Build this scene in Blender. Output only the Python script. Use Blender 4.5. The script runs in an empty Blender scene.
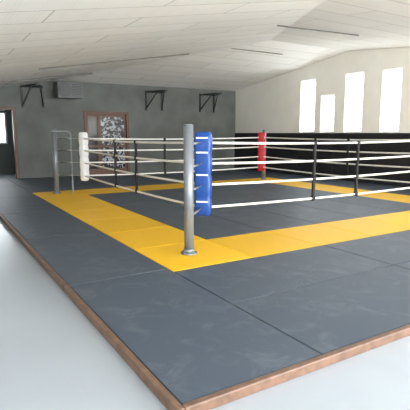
import bpy, bmesh, math, random
from mathutils import Vector, Matrix
random.seed(3)
scene=bpy.context.scene
scene.view_settings.view_transform='Standard'
M=0.06
# ---------------------------------------------------------------- materials
def mat(name,col,rough=0.6,metal=0.0,spec=0.5,var=0.0,vscale=5.0,bump=0.0,bscale=60.0,emit=0.0):
    m=bpy.data.materials.new(name); m.use_nodes=True
    nt=m.node_tree; b=nt.nodes['Principled BSDF']
    b.inputs['Base Color'].default_value=(*col,1); b.inputs['Roughness'].default_value=rough
    b.inputs['Metallic'].default_value=metal; b.inputs['Specular IOR Level'].default_value=spec
    tc=nt.nodes.new('ShaderNodeTexCoord')
    if var>0:
        n=nt.nodes.new('ShaderNodeTexNoise'); n.inputs['Scale'].default_value=vscale; n.inputs['Detail'].default_value=6
        nt.links.new(tc.outputs['Object'],n.inputs['Vector'])
        r=nt.nodes.new('ShaderNodeMapRange'); r.inputs[1].default_value=0.3; r.inputs[2].default_value=0.7
        r.inputs[3].default_value=1-var; r.inputs[4].default_value=1+var
        nt.links.new(n.outputs['Fac'],r.inputs[0])
        mx=nt.nodes.new('ShaderNodeVectorMath'); mx.operation='SCALE'
        mx.inputs[0].default_value=col; nt.links.new(r.outputs[0],mx.inputs['Scale'])
        nt.links.new(mx.outputs[0],b.inputs['Base Color'])
    if bump>0:
        n2=nt.nodes.new('ShaderNodeTexNoise'); n2.inputs['Scale'].default_value=bscale
        nt.links.new(tc.outputs['Object'],n2.inputs['Vector'])
        bp=nt.nodes.new('ShaderNodeBump'); bp.inputs['Strength'].default_value=bump; bp.inputs['Distance'].default_value=0.01
        nt.links.new(n2.outputs['Fac'],bp.inputs['Height']); nt.links.new(bp.outputs[0],b.inputs['Normal'])
    return m
def srgb(r,g,b):
    f=lambda c:((c/255+0.055)/1.055)**2.4 if c/255>0.04045 else c/255/12.92
    return (f(r),f(g),f(b))

def matmat(name,col,stain):
    m=bpy.data.materials.new(name); m.use_nodes=True; nt=m.node_tree; b=nt.nodes['Principled BSDF']
    N=nt.nodes.new; L=nt.links.new
    g=N('ShaderNodeNewGeometry'); tc=N('ShaderNodeTexCoord')
    r=N('ShaderNodeMapRange'); r.inputs[3].default_value=0.92; r.inputs[4].default_value=1.08
    L(g.outputs['Random Per Island'],r.inputs[0])
    s=N('ShaderNodeVectorMath'); s.operation='SCALE'; s.inputs[0].default_value=col; L(r.outputs[0],s.inputs['Scale'])
    n=N('ShaderNodeTexNoise'); n.inputs['Scale'].default_value=3.4; n.inputs['Detail'].default_value=12; n.inputs['Roughness'].default_value=0.76
    n.inputs['Distortion'].default_value=0.8
    L(tc.outputs['Object'],n.inputs['Vector'])
    r2=N('ShaderNodeMapRange'); r2.inputs[1].default_value=0.5; r2.inputs[2].default_value=0.8; r2.inputs[4].default_value=stain
    L(n.outputs['Fac'],r2.inputs[0])
    mx=N('ShaderNodeMix'); mx.data_type='RGBA'; L(r2.outputs[0],mx.inputs[0]); L(s.outputs[0],mx.inputs[6])
    mx.inputs[7].default_value=(0.5,0.52,0.54,1); L(mx.outputs[2],b.inputs['Base Color'])
    n2=N('ShaderNodeTexNoise'); n2.inputs['Scale'].default_value=180; L(tc.outputs['Object'],n2.inputs['Vector'])
    bp=N('ShaderNodeBump'); bp.inputs['Strength'].default_value=0.25; bp.inputs['Distance'].default_value=0.004
    L(n2.outputs['Fac'],bp.inputs['Height']); L(bp.outputs[0],b.inputs['Normal'])
    b.inputs['Roughness'].default_value=0.48; b.inputs['Specular IOR Level'].default_value=0.45
    return m
M_dark=matmat('mat_slate',srgb(66,76,88),0.18)
M_yel=matmat('mat_yellow',srgb(240,186,14),0.0)
M_wood=mat('trim_wood',srgb(106,80,64),0.5,var=0.3,vscale=14)
M_floor=mat('epoxy_floor',srgb(164,171,178),0.25,var=0.05,vscale=0.8,bump=0.03,bscale=12)
M_white=mat('wall_plaster',srgb(238,235,226),0.8,var=0.03,vscale=2)
M_conc=mat('concrete',srgb(100,103,99),0.8,var=0.24,vscale=1.3,bump=0.2,bscale=9)
M_black=mat('wainscot_black',srgb(34,35,38),0.6,var=0.1,vscale=3,spec=0.3)
M_post=mat('post_steel',srgb(128,133,138),0.4,metal=0.4,var=0.05)
M_steel=mat('steel',srgb(160,160,160),0.35,metal=0.8)
M_blkm=mat('black_metal',srgb(24,24,26),0.45)
M_rope=mat('rope_white',srgb(226,224,216),0.6)
M_strap=mat('strap_black',srgb(22,22,24),0.7)
M_blue=mat('vinyl_blue',srgb(18,66,138),0.4,bump=0.3,bscale=14)
M_red=mat('vinyl_red',srgb(180,28,38),0.4,bump=0.3,bscale=14)
M_padw=mat('vinyl_white',srgb(222,222,220),0.45,bump=0.3,bscale=14)
M_door=mat('door_wood',srgb(96,64,48),0.5,var=0.2,vscale=9)
M_frame=mat('window_frame',srgb(225,228,228),0.5)
M_dkroom=mat('side_room',srgb(92,96,94),0.8)
M_ac=mat('heater_grey',srgb(96,98,98),0.5)
M_track=mat('ceiling_track',srgb(96,92,86),0.6)

def ceilmat():
    m=bpy.data.materials.new('acoustic_ceiling'); m.use_nodes=True; nt=m.node_tree; b=nt.nodes['Principled BSDF']
    N=nt.nodes.new; L=nt.links.new
    tc=N('ShaderNodeTexCoord')
    br=N('ShaderNodeTexBrick'); br.offset=0.5; br.inputs['Scale'].default_value=1
    br.inputs['Color1'].default_value=(*srgb(244,241,235),1); br.inputs['Color2'].default_value=(*srgb(236,233,226),1)
    br.inputs['Mortar'].default_value=(*srgb(190,187,180),1)
    br.inputs['Mortar Size'].default_value=0.009; br.inputs['Brick Width'].default_value=2.4; br.inputs['Row Height'].default_value=0.6
    L(tc.outputs['Object'],br.inputs['Vector'])
    v=N('ShaderNodeTexVoronoi'); v.inputs['Scale'].default_value=22; v.inputs['Randomness'].default_value=0.25
    L(tc.outputs['Object'],v.inputs['Vector'])
    r=N('ShaderNodeMapRange'); r.inputs[1].default_value=0.1; r.inputs[2].default_value=0.3; r.inputs[3].default_value=0.86; r.inputs[4].default_value=1
    L(v.outputs['Distance'],r.inputs[0])
    s=N('ShaderNodeVectorMath'); s.operation='SCALE'; L(br.outputs['Color'],s.inputs[0]); L(r.outputs[0],s.inputs['Scale'])
    L(s.outputs[0],b.inputs['Base Color']); b.inputs['Roughness'].default_value=0.8
    return m
M_ceil=ceilmat()
def glassart():
    m=bpy.data.materials.new('patterned_glass'); m.use_nodes=True; nt=m.node_tree; b=nt.nodes['Principled BSDF']
    N=nt.nodes.new; L=nt.links.new
    tc=N('ShaderNodeTexCoord'); n=N('ShaderNodeTexNoise'); n.inputs['Scale'].default_value=7; n.inputs['Detail'].default_value=5; n.inputs['Distortion'].default_value=1.5
    L(tc.outputs['Object'],n.inputs['Vector'])
    c=N('ShaderNodeValToRGB'); c.color_ramp.elements[0].position=0.5; c.color_ramp.elements[1].position=0.58
    c.color_ramp.elements[0].color=(0.02,0.02,0.02,1); c.color_ramp.elements[1].color=(*srgb(170,174,180),1)
    L(n.outputs['Fac'],c.inputs[0]); L(c.outputs[0],b.inputs['Base Color']); b.inputs['Roughness'].default_value=0.15
    return m
M_art=glassart()
M_dkglass=mat('dark_glass',srgb(40,42,42),0.1)

# ---------------------------------------------------------------- mesh helpers
def newobj(name,bm,mats,parent=None,smooth=False):
    me=bpy.data.meshes.new(name); bm.to_mesh(me); bm.free()
    if not isinstance(mats,(list,tuple)): mats=[mats]
    for m in mats: me.materials.append(m)
    if smooth:
        for p in me.polygons: p.use_smooth=True
    o=bpy.data.objects.new(name,me); scene.collection.objects.link(o)
    if parent: o.parent=parent
    return o
def box(bm,a,b,mi=0,bev=0.0):
    a=Vector(a); b=Vector(b)
    r=bmesh.ops.create_cube(bm,size=1)
    vs=r['verts']
    for v in vs:
        v.co=Vector(((a.x+b.x)/2+v.co.x*(b.x-a.x),(a.y+b.y)/2+v.co.y*(b.y-a.y),(a.z+b.z)/2+v.co.z*(b.z-a.z)))
    fs=set(f for v in vs for f in v.link_faces)
    for f in fs: f.material_index=mi
    if bev>0:
        es=list(set(e for v in vs for e in v.link_edges))
        rr=bmesh.ops.bevel(bm,geom=es,offset=bev,segments=2,affect='EDGES',profile=0.5)
        for f in rr['faces']: f.material_index=mi
def boxobj(name,a,b,m,parent=None,bev=0.0):
    bm=bmesh.new(); box(bm,a,b,0,bev); return newobj(name,bm,m,parent)
def cyl(bm,p,q,r,seg=16,r2=None,mi=0):
    p=Vector(p);q=Vector(q);d=q-p
    res=bmesh.ops.create_cone(bm,cap_ends=True,segments=seg,radius1=r,radius2=r if r2 is None else r2,depth=d.length)
    T=Matrix.Translation((p+q)/2)@d.to_track_quat('Z','Y').to_matrix().to_4x4()
    bmesh.ops.transform(bm,matrix=T,verts=res['verts'])
    for f in set(f for v in res['verts'] for f in v.link_faces):
        f.material_index=mi; f.smooth=len(f.verts)==4
def empty(name):
    o=bpy.data.objects.new(name,None); scene.collection.objects.link(o); return o
def wall_holes(name,axis,c0,c1,u0,u1,z0,topf,holes,m,ulines=()):
    us=sorted(set([u0,u1]+list(ulines)+[h[0] for h in holes]+[h[1] for h in holes]))
    bm=bmesh.new()
    def prism(ua,ub,za0,za1,zb0,zb1):
        def P(c,u,z): return (c,u,z) if axis=='x' else (u,c,z)
        v=[bm.verts.new(P(c,u,z)) for c in (c0,c1) for (u,z) in ((ua,za0),(ub,za1),(ub,zb1),(ua,zb0))]
        for q in ((0,1,2,3),(7,6,5,4),(0,4,5,1),(1,5,6,2),(2,6,7,3),(3,7,4,0)): bm.faces.new([v[i] for i in q])
    for i in range(len(us)-1):
        a,b=us[i],us[i+1]; mid=(a+b)/2
        hs=sorted([h for h in holes if h[0]<mid<h[1]],key=lambda h:h[2])
        z=z0
        for h in hs:
            if h[2]>z+1e-4: prism(a,b,z,z,h[2],h[2])
            z=h[3]
        prism(a,b,z,z,topf(a),topf(b))
    bmesh.ops.recalc_face_normals(bm,faces=bm.faces)
    return newobj(name,bm,m)
# ---------------------------------------------------------------- room shell
XL,XR,YF,YB=-2.0,10.3,-4.0,14.56
RY=9.1; RZ=3.62+M; SL=(RZ-(2.95+M))/(YB-RY); SF=0.10; SX=0.17; X0=3.5; ZL=2.95+M
def zb(y): return RZ-(y-RY)*SL
def zf(y): return RZ-(RY-y)*SF
def zl(x): return ZL+(x-X0)*SX
def top(x,y): return min(zb(y),zf(y),zl(x))
def hipx(z): return X0+(z-ZL)/SX
boxobj('floor',(XL-0.3,YF-0.3,-0.2),(XR+0.3,YB+3.2,0),M_floor)
xe0,xe1,ye0,ye1=XL-0.3,XR+0.3,YF-0.3,YB+0.2
def slab(name,pts):
    bm=bmesh.new(); n=len(pts)
    lo=[bm.verts.new((x,y,top(x,y))) for x,y in pts]; hi=[bm.verts.new((x,y,top(x,y)+0.2)) for x,y in pts]
    bm.faces.new(lo[::-1]); bm.faces.new(hi)
    for i in range(n): bm.faces.new((lo[i],lo[(i+1)%n],hi[(i+1)%n],hi[i]))
    bmesh.ops.recalc_face_normals(bm,faces=bm.faces)
    return newobj(name,bm,M_ceil)
hA=(hipx(zf(ye0)),ye0); hB=(hipx(RZ),RY); hC=(hipx(zb(ye1)),ye1)
slab('ceiling',[hA,(xe1,ye0),(xe1,RY),hB])
slab('ceiling_back',[hB,(xe1,RY),(xe1,ye1),hC])
slab('ceiling_left',[(xe0,ye0),hA,hB,hC,(xe0,ye1)])
WZ=1.36+M
wins=[(10.35,10.98,WZ+0.03,2.98+M),(9.56,10.09,WZ+0.03,2.47+M),(8.55,9.17,WZ+0.03,3.0+M),(7.38,7.95,WZ+0.03,2.97+M),(6.0,6.6,WZ+0.03,2.97+M),(4.4,5.0,WZ+0.03,2.97+M),(2.6,3.2,WZ+0.03,2.97+M)]  # last three are out of view, added to let in more light
wall_holes('wall_right','x',XR,XR+0.25,YF-0.3,YB+0.2,0,lambda u:top(XR,u),wins,M_white,(RY,))
for i,(a,b,c,d) in enumerate(wins):
    bm=bmesh.new(); t=0.03
    for q in (((XR+0.16,a,c),(XR+0.21,a+t,d)),((XR+0.16,b-t,c),(XR+0.21,b,d)),((XR+0.16,a+t,c),(XR+0.21,b-t,c+t)),((XR+0.16,a+t,d-t),(XR+0.21,b-t,d))): box(bm,*q)
    newobj('window_%d'%(i+1),bm,M_frame)
bm=bmesh.new()
y=YF
while y<YB-0.1:
    y2=min(y+1.5,YB-0.01); box(bm,(XR-0.035,y+0.004,M),(XR-0.002,y2-0.004,WZ),0,0.006); y=y2
newobj('wainscot_right',bm,M_black)
DH=(4.38,5.9,0,2.05+M); LO=(0.4,2.35,0,2.12+M)
wall_holes('wall_back','y',YB,YB+0.2,XL-0.3,XR+0.3,0,lambda u:top(u,YB),[DH,LO],M_conc,(X0,))
fw=[(-1.5,0.9,0.2,2.05),(1.3,3.9,0.2,2.05),(4.3,6.9,0.2,2.05),(7.3,9.9,0.2,2.05)]
wall_holes('wall_front','y',YF-0.2,YF,XL-0.3,XR+0.3,0,lambda u:top(u,YF),fw,M_white,(hA[0],))
wall_holes('wall_left','x',XL-0.2,XL,YF-0.3,YB+0.2,0,lambda u:top(XL,u),[],M_white)
boxobj('wall_side_left',(-0.4,YB+0.21,0),(-0.3,16.99,2.6),M_dkroom)
boxobj('wall_side_right',(3.0,YB+0.21,0),(3.1,16.99,2.6),M_dkroom)
boxobj('ceiling_side',(-0.4,YB+0.21,2.61),(3.1,17.2,2.75),M_dkroom)
wall_holes('wall_side_back','y',17.0,17.2,-0.4,3.1,0,lambda u:2.6,[(0.6,2.42,1.05,2.12)],M_dkroom)
bm=bmesh.new()
for q in (((0.6,17.05,1.05),(2.42,17.1,1.1)),((0.6,17.05,2.07),(2.42,17.1,2.12)),((0.6,17.05,1.1),(0.65,17.1,2.07)),((2.37,17.05,1.1),(2.42,17.1,2.07)),((1.44,17.05,1.1),(1.49,17.1,2.07))): box(bm,*q)
newobj('window_8',bm,M_frame)
def doorframe(name,h,glass=True):
    e=empty(name); x0,x1,z0,z1=h; t=0.09
    bm=bmesh.new()
    box(bm,(x0,YB-0.03,0),(x0+t,YB+0.15,z1),0,0.006); box(bm,(x1-t,YB-0.03,0),(x1,YB+0.15,z1),0,0.006); box(bm,(x0+t,YB-0.03,z1-t),(x1-t,YB+0.15,z1),0,0.006)
    newobj('frame',bm,M_door,e)
    if glass:
        xm=x0+0.5
        bm=bmesh.new(); 
        for a,b in ((x0+t,xm),(xm,x1-t)):
            for q in (((a,YB+0.04,0),(a+0.06,YB+0.09,z1-t)),((b-0.06,YB+0.04,0),(b,YB+0.09,z1-t)),((a+0.06,YB+0.04,0),(b-0.06,YB+0.09,0.25)),((a+0.06,YB+0.04,z1-t-0.08),(b-0.06,YB+0.09,z1-t)),((a+0.06,YB+0.04,0.95),(b-0.06,YB+0.09,1.03))): box(bm,*q)
        newobj('leaf_rails',bm,M_door,e)
        boxobj('glass_side',(x0+t+0.06,YB+0.055,0.25),(xm-0.06,YB+0.07,z1-t-0.08),M_dkglass,e)
        boxobj('glass_patterned',(xm+0.06,YB+0.055,0.25),(x1-t-0.06,YB+0.07,z1-t-0.08),M_art,e)
        bm=bmesh.new(); cyl(bm,(xm+0.03,YB-0.02,1.08),(xm+0.03,YB+0.05,1.08),0.012); cyl(bm,(xm+0.03,YB-0.02,1.08),(xm+0.14,YB-0.02,1.08),0.01)
        newobj('handle',bm,M_steel,e)
doorframe('door_1',DH); doorframe('door_2',LO,False)

# ceiling tracks following ceiling surface
def track(a,b,w,name='ceiling_light_track',h=0.04):
    bm=bmesh.new()
    A=Vector((a[0],a[1],top(*a))); B=Vector((b[0],b[1],top(*b)))
    d=(B-A).normalized(); n=Vector((-d.y,d.x,0)).normalized()*w
    vs=[bm.verts.new(p+s*n+Vector((0,0,dz))) for p in (A,B) for (s,dz) in ((-1,-0.002),(1,-0.002),(1,-h),(-1,-h))]
    for q in ((0,1,2,3),(7,6,5,4),(0,4,5,1),(1,5,6,2),(2,6,7,3),(3,7,4,0)): bm.faces.new([vs[i] for i in q])
    bmesh.ops.recalc_face_normals(bm,faces=bm.faces)
    newobj(name,bm,M_track)
track((2.2,10.4),(5.9,10.4),0.012,h=0.025)
track((1.2,13.0),(4.2,13.0),0.04,h=0.06)
track((6.9,9.95),(8.6,9.95),0.014,h=0.02)
track((5.7,6.75),(7.9,6.75),0.014,h=0.02)

# ---------------------------------------------------------------- mats
bm=bmesh.new()
g=0.005
def tile(x0,x1,y0,y1,mi): box(bm,(x0+g,y0+g,0.005),(x1-g,y1-g,M),mi,0.006)
Y0=1.86; YY1,YY2,YY3,YY4=3.86,4.86,9.9,10.9; YE=YB-0.02
def fill(x0,x1,y0,y1,dx,dy,mi):
    nx=max(1,round((x1-x0)/dx)); ny=max(1,round((y1-y0)/dy))
    for i in range(nx):
        for j in range(ny):
            tile(x0+(x1-x0)*i/nx,x0+(x1-x0)*(i+1)/nx,y0+(y1-y0)*j/ny,y0+(y1-y0)*(j+1)/ny,mi)
fill(1,2,Y0,YE,1,2,0)
fill(2,XR-0.04,Y0,YY1,2,1,0)
fill(9,XR-0.04,YY1,YE,1.26,2,0)
fill(2,9,YY4,YE,2,1,0)
fill(3,8,YY2,YY3,1,2,0)
fill(2,9,YY1,YY2,1,1,1); fill(2,9,YY3,YY4,1,1,1); fill(2,3,YY2,YY3,1,1,1); fill(8,9,YY2,YY3,1,1,1)
newobj('judo_mat_floor',bm,[M_dark,M_yel])
def trim(name,segs):
    bm=bmesh.new()
    for a,b in segs: box(bm,a,b,0,0.008)
    newobj(name,bm,M_wood)
trim('trim_1',[((0.955,Y0-0.045+i*2.2,0),(0.998,min(YE,Y0-0.045+(i+1)*2.2-0.004),M+0.004)) for i in range(6) if Y0+i*2.2<YE])
trim('trim_2',[((1.0+i*2.2,Y0-0.045,0),(min(XR,1.0+(i+1)*2.2-0.004),Y0-0.002,M+0.004)) for i in range(5)])
# ---------------------------------------------------------------- ring
ring=empty('boxing_ring')
PX=(2.47,8.47); PY=(4.38,10.5)
RX=(2.96,7.98); RYY=(4.88,10.0)
ropez=[M+0.42,M+0.71,M+0.98,M+1.24]
corners=[(0,0,M_blue),(0,1,M_padw),(1,1,M_red),(1,0,M_padw)]
for k,(i,j,pm) in enumerate(corners):
    px,py=PX[i],PY[j]; cx,cy=RX[i],RYY[j]
    bm=bmesh.new()
    cyl(bm,(px,py,M+0.012),(px,py,M+1.44),0.055,28)
    cyl(bm,(px,py,M+1.44),(px,py,M+1.455),0.057,28,r2=0.045)
    cyl(bm,(px,py,M),(px,py,M+0.014),0.095,28)
    cyl(bm,(px,py,M+0.014),(px,py,M+0.06),0.062,28)
    for a in range(4):
        an=a*math.pi/2+0.4; cyl(bm,(px+0.078*math.cos(an),py+0.078*math.sin(an),M+0.014),(px+0.078*math.cos(an),py+0.078*math.sin(an),M+0.024),0.009,6)
    newobj('post_%d'%(k+1),bm,M_post,ring)
    bm=bmesh.new(); d=Vector((cx-px,cy-py,0)).normalized()
    for z in ropez:
        p=Vector((px,py,z)); c=Vector((cx,cy,z)); L=(c-p).length
        cyl(bm,p+d*0.05,p+d*0.075,0.022,10); cyl(bm,p+d*0.07,p+d*(L-0.05),0.007,8)
        cyl(bm,p+d*0.2,p+d*0.42,0.015,10)
    newobj('turnbuckle_%d'%(k+1),bm,M_steel,ring)
    n=Vector((-d.y,d.x,0))
    bm=bmesh.new()
    prof=[(0.31,.75),(0.34,.95),(0.44,1.0),(0.52,1.0),(0.555,.9),(0.59,1.0),(0.69,1.04),(0.79,1.0),(0.83,.9),(0.87,1.0),(0.96,1.06),(1.05,1.02),(1.09,.92),(1.13,1.02),(1.22,1.08),(1.30,1.05),(1.35,.96),(1.375,.78)]
    rings=[]
    hw,hd=0.105,0.07
    for z,s in prof:
        vs=[]
        for a in range(20):
            t=2*math.pi*a/20; c_,s_=math.cos(t),math.sin(t)
            u=hw*s*math.copysign(abs(c_)**0.4,c_); w=hd*s*math.copysign(abs(s_)**0.4,s_)
            vs.append(bm.verts.new(Vector((cx,cy,M+z))+n*u+d*(w+0.02)))
        rings.append(vs)
    for a,b in zip(rings,rings[1:]):
        for q in range(20): bm.faces.new((a[q],a[(q+1)%20],b[(q+1)%20],b[q]))
    bm.faces.new(rings[0][::-1]); bm.faces.new(rings[-1])
    bmesh.ops.recalc_face_normals(bm,faces=bm.faces)
    newobj('corner_pad_%d'%(k+1),bm,pm,ring,smooth=True)
    bm=bmesh.new()
    for z in (0.5,0.84,1.12,1.3):
        c=Vector((cx,cy,M+z))-d*0.053
        res=bmesh.ops.create_cube(bm,size=1)
        T=Matrix.Translation(c)@d.to_track_quat('X','Z').to_matrix().to_4x4()@Matrix.Diagonal((0.012,0.15,0.02,1))
        bmesh.ops.transform(bm,matrix=T,verts=res['verts'])
    newobj('pad_strap_%d'%(k+1),bm,M_padw if pm is not M_padw else M_strap,ring)
# bent pipe rail at the far-left post
px,py=PX[0],PY[1]
pts=[(0.34,0,0),(0.34,0,1.30)]+[(0.24+0.10*math.cos(t*math.pi/10),0,1.30+0.10*math.sin(t*math.pi/10)) for t in range(0,6)]+[(-0.08,0,1.40)]
cu=bpy.data.curves.new('rail_pipe','CURVE'); cu.dimensions='3D'; cu.bevel_depth=0.02; cu.bevel_resolution=3
sp=cu.splines.new('POLY'); sp.points.add(len(pts)-1)
for i_,v in enumerate(pts): sp.points[i_].co=(px+v[0],py-0.09+v[1],M+v[2],1)
cu.materials.append(M_post)
o=bpy.data.objects.new('rail_pipe',cu); scene.collection.objects.link(o); o.parent=ring
# ropes
for r,z in enumerate(ropez):
    pts=[]
    cs=[(RX[0],RYY[0]),(RX[1],RYY[0]),(RX[1],RYY[1]),(RX[0],RYY[1])]
    for a in range(4):
        p=Vector((*cs[a],z)); q=Vector((*cs[(a+1)%4],z))
        for t in range(12):
            f=t/12; v=p.lerp(q,f); v.z-=0.03*4*f*(1-f); pts.append(v)
    cu=bpy.data.curves.new('rope_%d'%(r+1),'CURVE'); cu.dimensions='3D'; cu.bevel_depth=0.0165; cu.bevel_resolution=3
    sp=cu.splines.new('POLY'); sp.points.add(len(pts)-1); sp.use_cyclic_u=True
    for i_,v in enumerate(pts): sp.points[i_].co=(*v,1)
    cu.materials.append(M_rope)
    o=bpy.data.objects.new('rope_%d'%(r+1),cu); scene.collection.objects.link(o); o.parent=ring
bm=bmesh.new()
xm=(RX[0]+RX[1])/2; ym=(RYY[0]+RYY[1])/2
sps=[(xm-.58,RYY[0],0),(xm+.36,RYY[0],0),(xm-.5,RYY[1],0),(xm+.5,RYY[1],0),(RX[0],ym-.42,1),(RX[0],ym+.55,1),(RX[1],ym-.5,1),(RX[1],ym+.5,1)]
for (x,y,ax) in sps:
    for r in range(4):
        z=ropez[r]-0.029
        w=0.032; t=0.026
        e=(w,t) if ax==0 else (t,w)
        box(bm,(x-e[0],y-e[1],z-0.035),(x+e[0],y+e[1],z+0.035),0,0.012)
        if r<3:
            z2=ropez[r+1]-0.029
            w=0.02
            for s in (-1,1):
                if ax==0: box(bm,(x-w,y+s*0.012-0.004,z+0.03),(x+w,y+s*0.012+0.004,z2-0.03))
                else: box(bm,(x+s*0.012-0.004,y-w,z+0.03),(x+s*0.012+0.004,y+w,z2-0.03))
newobj('rope_spacers',bm,M_strap,ring)

# ---------------------------------------------------------------- back wall things
h=empty('unit_heater')
bm=bmesh.new(); x0,x1,y0,y1,z0,z1=3.45,4.2,13.95,14.35,2.45,2.93
box(bm,(x0,y0,z0),(x1,y1,z1),0,0.02)
newobj('casing',bm,M_ac,h)
bm=bmesh.new()
for i in range(8):
    z=z0+0.06+i*0.047; box(bm,(x0+0.42,y0-0.02,z),(x1-0.05,y0+0.0,z+0.02))
c=Vector((x0+0.21,y0-0.005,(z0+z1)/2))
for r in (0.05,0.1,0.15,0.185):
    for a in range(24):
        t0,t1=2*math.pi*a/24,2*math.pi*(a+1)/24
        cyl(bm,c+Vector((math.cos(t0)*r,-0.01,math.sin(t0)*r)),c+Vector((math.cos(t1)*r,-0.01,math.sin(t1)*r)),0.005,5)
newobj('grille',bm,M_blkm,h)
bm=bmesh.new()
box(bm,(x0+0.05,y1,z0+0.1),(x0+0.1,YB-0.002,z0+0.16)); box(bm,(x1-0.1,y1,z0+0.1),(x1-0.05,YB-0.002,z0+0.16))
newobj('bracket',bm,M_blkm,h)
def bagbr(x,zt):
    bm=bmesh.new(); Y=YB-0.004
    for s in (-1,1):
        box(bm,(x+s*0.3-0.03,Y-0.02,zt-0.62),(x+s*0.3+0.03,Y,zt+0.05))
        tip=Vector((x+s*0.03,Y-0.85,zt))
        cyl(bm,(x+s*0.3,Y-0.02,zt),tip,0.022,8)
    cyl(bm,(x-0.3,Y-0.02,zt-0.55),(x-0.3*0.4,Y-0.55,zt-0.01),0.02,8)
    cyl(bm,(x+0.3,Y-0.02,zt-0.55),(x+0.3*0.4,Y-0.55,zt-0.01),0.02,8)
    cyl(bm,(x-0.3,Y-0.03,zt),(x+0.3,Y-0.03,zt),0.018,8)
    box(bm,(x-0.06,Y-0.92,zt-0.02),(x+0.06,Y-0.83,zt+0.02))
    cyl(bm,(x,Y-0.88,zt-0.02),(x,Y-0.88,zt-0.08),0.012,8)
    newobj('punching_bag_bracket',bm,M_blkm)
for x,z in ((6.85,2.8),(9.0,2.8),(2.85,2.78)): bagbr(x,z)

# ---------------------------------------------------------------- lights / world
w=bpy.data.worlds.new('World'); scene.world=w; w.use_nodes=True
bg=w.node_tree.nodes['Background']; bg.inputs[0].default_value=(0.88,0.95,1.0,1); bg.inputs[1].default_value=9.0
def area(name,loc,rot,sx,sy,e,col=(1,1,1),portal=False):
    l=bpy.data.lights.new(name,'AREA'); l.shape='RECTANGLE'; l.size=sx; l.size_y=sy; l.energy=e; l.color=col
    if portal: l.cycles.is_portal=True
    o=bpy.data.objects.new(name,l); scene.collection.objects.link(o); o.location=loc; o.rotation_euler=rot
for i,(a,b,c,d) in enumerate(wins):
    area('window_portal_%d'%i,(XR+0.24,(a+b)/2,(c+d)/2),(0,math.radians(90),0),d-c,b-a,1,portal=True)
for i,(a,b,c,d) in enumerate(fw):
    area('front_window_light_%d'%i,((a+b)/2,YF-0.1,(c+d)/2),(math.radians(90),0,0),b-a,d-c,(200,300,370,440)[i]*(b-a)/2.6,(0.98,0.99,1.0))
# ---------------------------------------------------------------- camera
cam=bpy.data.cameras.new('camera'); co=bpy.data.objects.new('camera',cam); scene.collection.objects.link(co)
co.location=(0,0,1.36+M); co.rotation_euler=(math.radians(90-9.05),0,math.radians(-31.5))
cam.sensor_width=36; cam.lens=36*452/410
scene.camera=co
